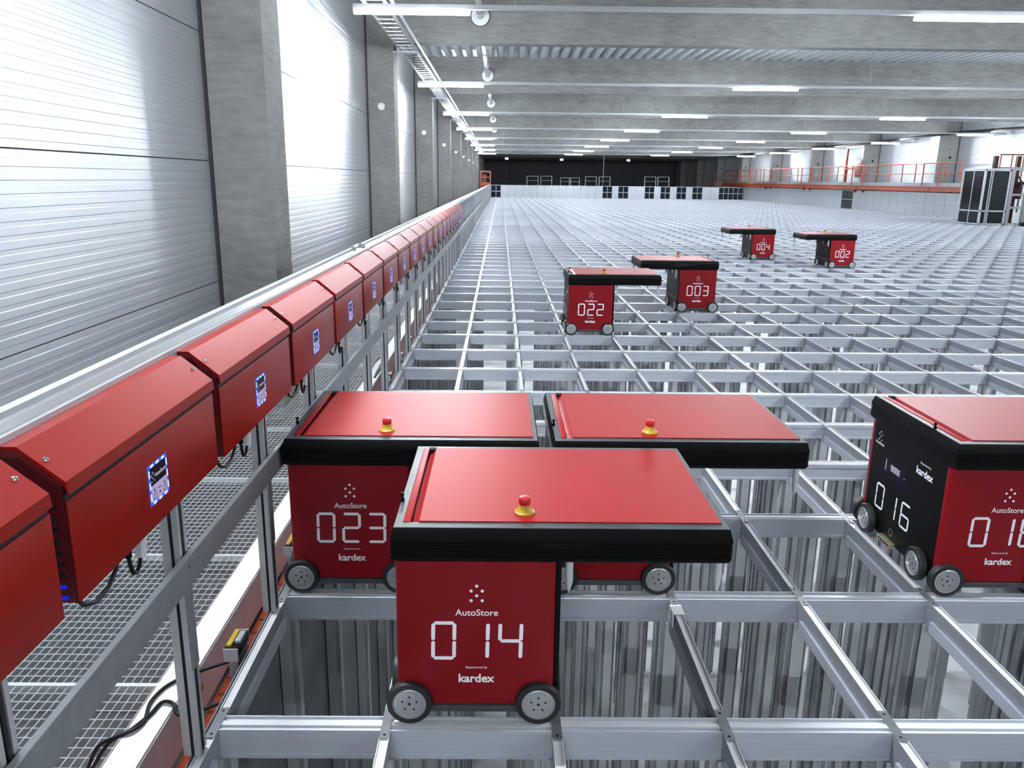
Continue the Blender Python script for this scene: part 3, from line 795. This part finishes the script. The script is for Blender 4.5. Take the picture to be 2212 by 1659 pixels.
for x in (-.4, .5):
    mb = MB(); mb.prism([(0, 1.50), (0, 1.25), (6.0, -1.2), (6.0, -.95)], 'x', x - .02, x + .02, ORANGE); mb.obj('stringer', ST, smooth=False)
    mb = MB(); mb.tube([(x, 0, 2.45), (x, 6, -.05)], .022, ORANGE, 6); mb.tube([(x, 0, 2.0), (x, 6, -.5)], .016, ORANGE, 6)
    for k in range(5): mb.tube([(x, 1.4 * k, 1.4 - .41 * 1.4 * k), (x, 1.4 * k, 2.45 - .4167 * 1.4 * k)], .02, ORANGE, 6)
    mb.obj('handrail', ST)
mb = MB()
for k in range(14): mb.box(-.4, .5, .4 * k, .4 * k + .25, 1.42 - .167 * k, 1.45 - .167 * k, GALV)
mb.obj('tread', ST, smooth=False)
DR = thing('orange_gate_frame', 'tall orange gate frame with control box standing on the orange walkway', 'gate', (21.75, 44.0, 1.55))
mb = MB()
for y in (0, 2.2): mb.box(-.05, .05, y, y + .12, 0, 2.05, ORANGE)
mb.box(-.05, .05, 0, 2.32, 1.97, 2.07, ORANGE); mb.box(-.05, .05, 0, 2.32, .72, .84, ORANGE); mb.obj('frame', DR, smooth=False)
mb = MB(); mb.box(-.12, .05, -.05, .75, .30, 1.22, ORANGE, .01); mb.obj('control_box', DR)
LG = thing('orange_scaffold', 'dark orange steel frame at the far left corner behind the fence', 'frame', (-.93, 66.2, 0))
for x in (0, .80):
    mb = MB(); mb.box(x, x + .10, 0, .12, -1.0, 2.2, ORANGE); mb.obj('column', LG, smooth=False)
mb = MB(); mb.box(0, .9, .01, .11, 2.08, 2.2, ORANGE); mb.box(0, .9, .01, .11, .95, 1.25, ORANGE); mb.box(0, .9, .01, .11, 1.62, 1.70, ORANGE); mb.obj('beam', LG, smooth=False)
mb = MB(); mb.box(.18, .52, .2, .55, .8, 1.9, RED_DARK); mb.obj('housing', LG, smooth=False)

# ------------------------------------------------------------------ glass maintenance cabin and red steel stair right
def frame_cabin():
    C = thing('glass_cabin', 'tall aluminium framed cabin with dark glass standing on the right of the grid', 'cabin', (18.92, 27.7, 0))
    D, Wd = 1.42, .98
    for x, y in ((0, 0), (Wd - .06, 0), (0, D - .07), (Wd - .06, D - .07)):
        mb = MB(); mb.box(x, x + .06, y, y + .07, 0.004, 2.05, ALU_B); mb.obj('post', C, smooth=False)
    mb = MB(); mb.box(.22, .25, .01, .05, 0.004, 2.05, ALU_B); mb.box(.30, .33, .01, .05, .004, 2.05, ALU_B); mb.box(.01, .05, .70, .735, 0.004, 2.05, ALU_B); mb.obj('mullion', C, smooth=False)
    mb = MB()
    for z in (.02, .50, 2.0):
        mb.box(0, Wd, .01, .06, z, z + .05, ALU_B); mb.box(0.01, .06, 0, D, z, z + .05, ALU_B); mb.box(Wd - .05, Wd, 0, D, z, z + .05, ALU_B); mb.box(0, Wd, D - .06, D - .01, z, z + .05, ALU_B)
    mb.obj('rail', C, smooth=False)
    for z0, z1 in ((.07, .50), (.55, 2.0)):
        for x0, x1 in ((.06, .22), (.33, Wd - .06)):
            mb = MB(); mb.box(x0, x1, .025, .035, z0, z1, GLASSD); mb.obj('pane', C, smooth=False)
        for y0, y1 in ((.07, .70), (.735, D - .07)):
            mb = MB(); mb.box(.03, .04, y0, y1, z0, z1, GLASSD); mb.obj('pane', C, smooth=False)
    mb = MB(); mb.box(0, Wd, 0, D, 2.06, 2.09, ALU_B); mb.obj('roof', C, smooth=False)
frame_cabin()
GF = thing('aluminium_gantry', 'grey aluminium gantry frame right of the glass cabin, cut off by the photo edge', 'frame', (19.93, 27.7, 0))
for x in (0, .62, 1.25):
    mb = MB(); mb.box(x, x + .13, 0, .12, .004, 2.05, GALV); mb.obj('post', GF, smooth=False)
for a, b, z0, z1 in ((-.01, 1.6, 2.02, 2.14), (0, 1.5, .62, .70), (0, 1.5, 1.10, 1.17)):
    mb = MB(); mb.box(a, b, .02, .1, z0, z1, GALV); mb.obj('rail', GF, smooth=False)
mb = MB(); mb.tube([(.13, .05, 2.0), (.45, .05, 1.6), (.42, .05, .5)], .03, SEAM, 6); mb.obj('brace', GF)
RS = thing('red_steel_stair', 'dark red steel stair and machine frame behind the aluminium gantry', 'stairs', (19.95, 29.45, 0))
for x in (.35, 1.25):
    mb = MB(); mb.box(x, x + .14, 0, .14, .004, 2.6, RUST); mb.obj('column', RS, smooth=False)
mb = MB(); mb.prism([(-.3, 1.6), (-.1, 1.6), (1.2, .1), (1.0, .1)], 'y', -.1, -.04, RUST); mb.prism([(-.3, 1.6), (-.1, 1.6), (1.2, .1), (1.0, .1)], 'y', .7, .76, RUST); mb.obj('stringer', RS, smooth=False)
mb = MB()
for k in range(8): mb.box(-.25 + .17 * k, -.02 + .17 * k, -.1, .76, 1.50 - .19 * k, 1.53 - .19 * k, RUST)
mb.obj('tread', RS, smooth=False)
mb = MB(); mb.box(-.1, 1.6, -.12, .8, 1.5, 1.62, RUST); mb.box(.5, 1.6, -.05, .7, .95, 1.5, RUST, .03); mb.obj('landing', RS, smooth=False)
mb = MB()
for x in (.5, .95, 1.4): mb.tube([(x, -.1, 1.6), (x, -.1, 2.65)], .025, ORANGE, 6)
mb.tube([(.45, -.1, 2.65), (1.6, -.1, 2.65)], .025, ORANGE, 6); mb.tube([(.45, -.1, 2.15), (1.6, -.1, 2.15)], .02, ORANGE, 6); mb.obj('railing', RS)
mb = MB(); mb.box(20.35, 21.2, 27.0, 27.5, .004, .14, BLACK, .03); mb.cyl((20.5, 26.995, .05), (0, -1, 0), .045, .02, RUBBER, 14)
tag(mb.obj('black_cart'), 'low black cart on the grid at the right edge before the gantry', 'cart')

# ------------------------------------------------------------------ things beyond the far fence
def mesh_frame(x, y, wd, h, lab):
    t = thing('guard_frame', lab, 'frame', (x, y, 0), group='pale guard frames beyond the far fence')
    mb = MB()
    for a in (0, wd): mb.tube([(a, 0, .6), (a, 0, h)], .03, ALU_B, 6)
    mb.tube([(0, 0, h), (wd, 0, h)], .03, ALU_B, 6); mb.obj('frame', t)
    mb = MB(); mb.tube([(0, 0, (h + 1.05) / 2), (wd, 0, (h + 1.05) / 2)], .022, ALU_B, 6); mb.obj('middle_rail', t)
    return t
for q, (x, wd, h) in enumerate(((3.2, 1.0, 1.8), (4.45, 1.0, 1.82), (6.25, .8, 1.70), (7.16, .8, 1.70), (8.5, 1.0, 1.82), (9.75, 1.0, 1.82), (13.9, 1.0, 1.86), (15.1, 1.0, 1.86))):
    mesh_frame(x, 70, wd, h, 'pale tube guard frame beyond the far fence, %s from the left' % ORD[q])
BS = thing('platform', 'dark platform beyond the far fence carrying the guard frames', 'platform', (0, 66.4, 0))
mb = MB(); mb.box(.4, 20.3, 0, 27, .45, .60, GALV); mb.obj('deck', BS, smooth=False)
for x in (1, 7, 13, 19):
    mb = MB(); mb.box(x, x + .2, 3.5, 3.7, ZF, .45, GALV); mb.obj('leg', BS, smooth=False)
for q, (x, z) in enumerate(((1.4, 3.55), (6.9, 3.5), (13.6, 3.5))):
    t = thing('spotlight', 'small white spotlight hanging in the dark far end, %s from the left' % ORD[q], 'lamp', (x, 78, z), group='small spotlights in the dark far end')
    mb = MB(); mb.box(-.2, .2, -.1, .1, -.14, .1, PIN, .02); mb.obj('housing', t)
    mb = MB(); mb.tube([(0, 0, .1), (0, 0, ZC - z)], .015, PIN, 6); mb.obj('hanger', t)
    mb = MB(); mb.box(-.16, .16, -.105, -.10, -.11, .07, SPOT); mb.obj('lens', t)
mb = MB(); mb.tube([(9.7, 67, 1.0), (9.75, 67, ZC)], .012, ALU_B, 6); tag(mb.obj('drop_cable'), 'thin pale cable hanging from roof to the far fence', 'cable')
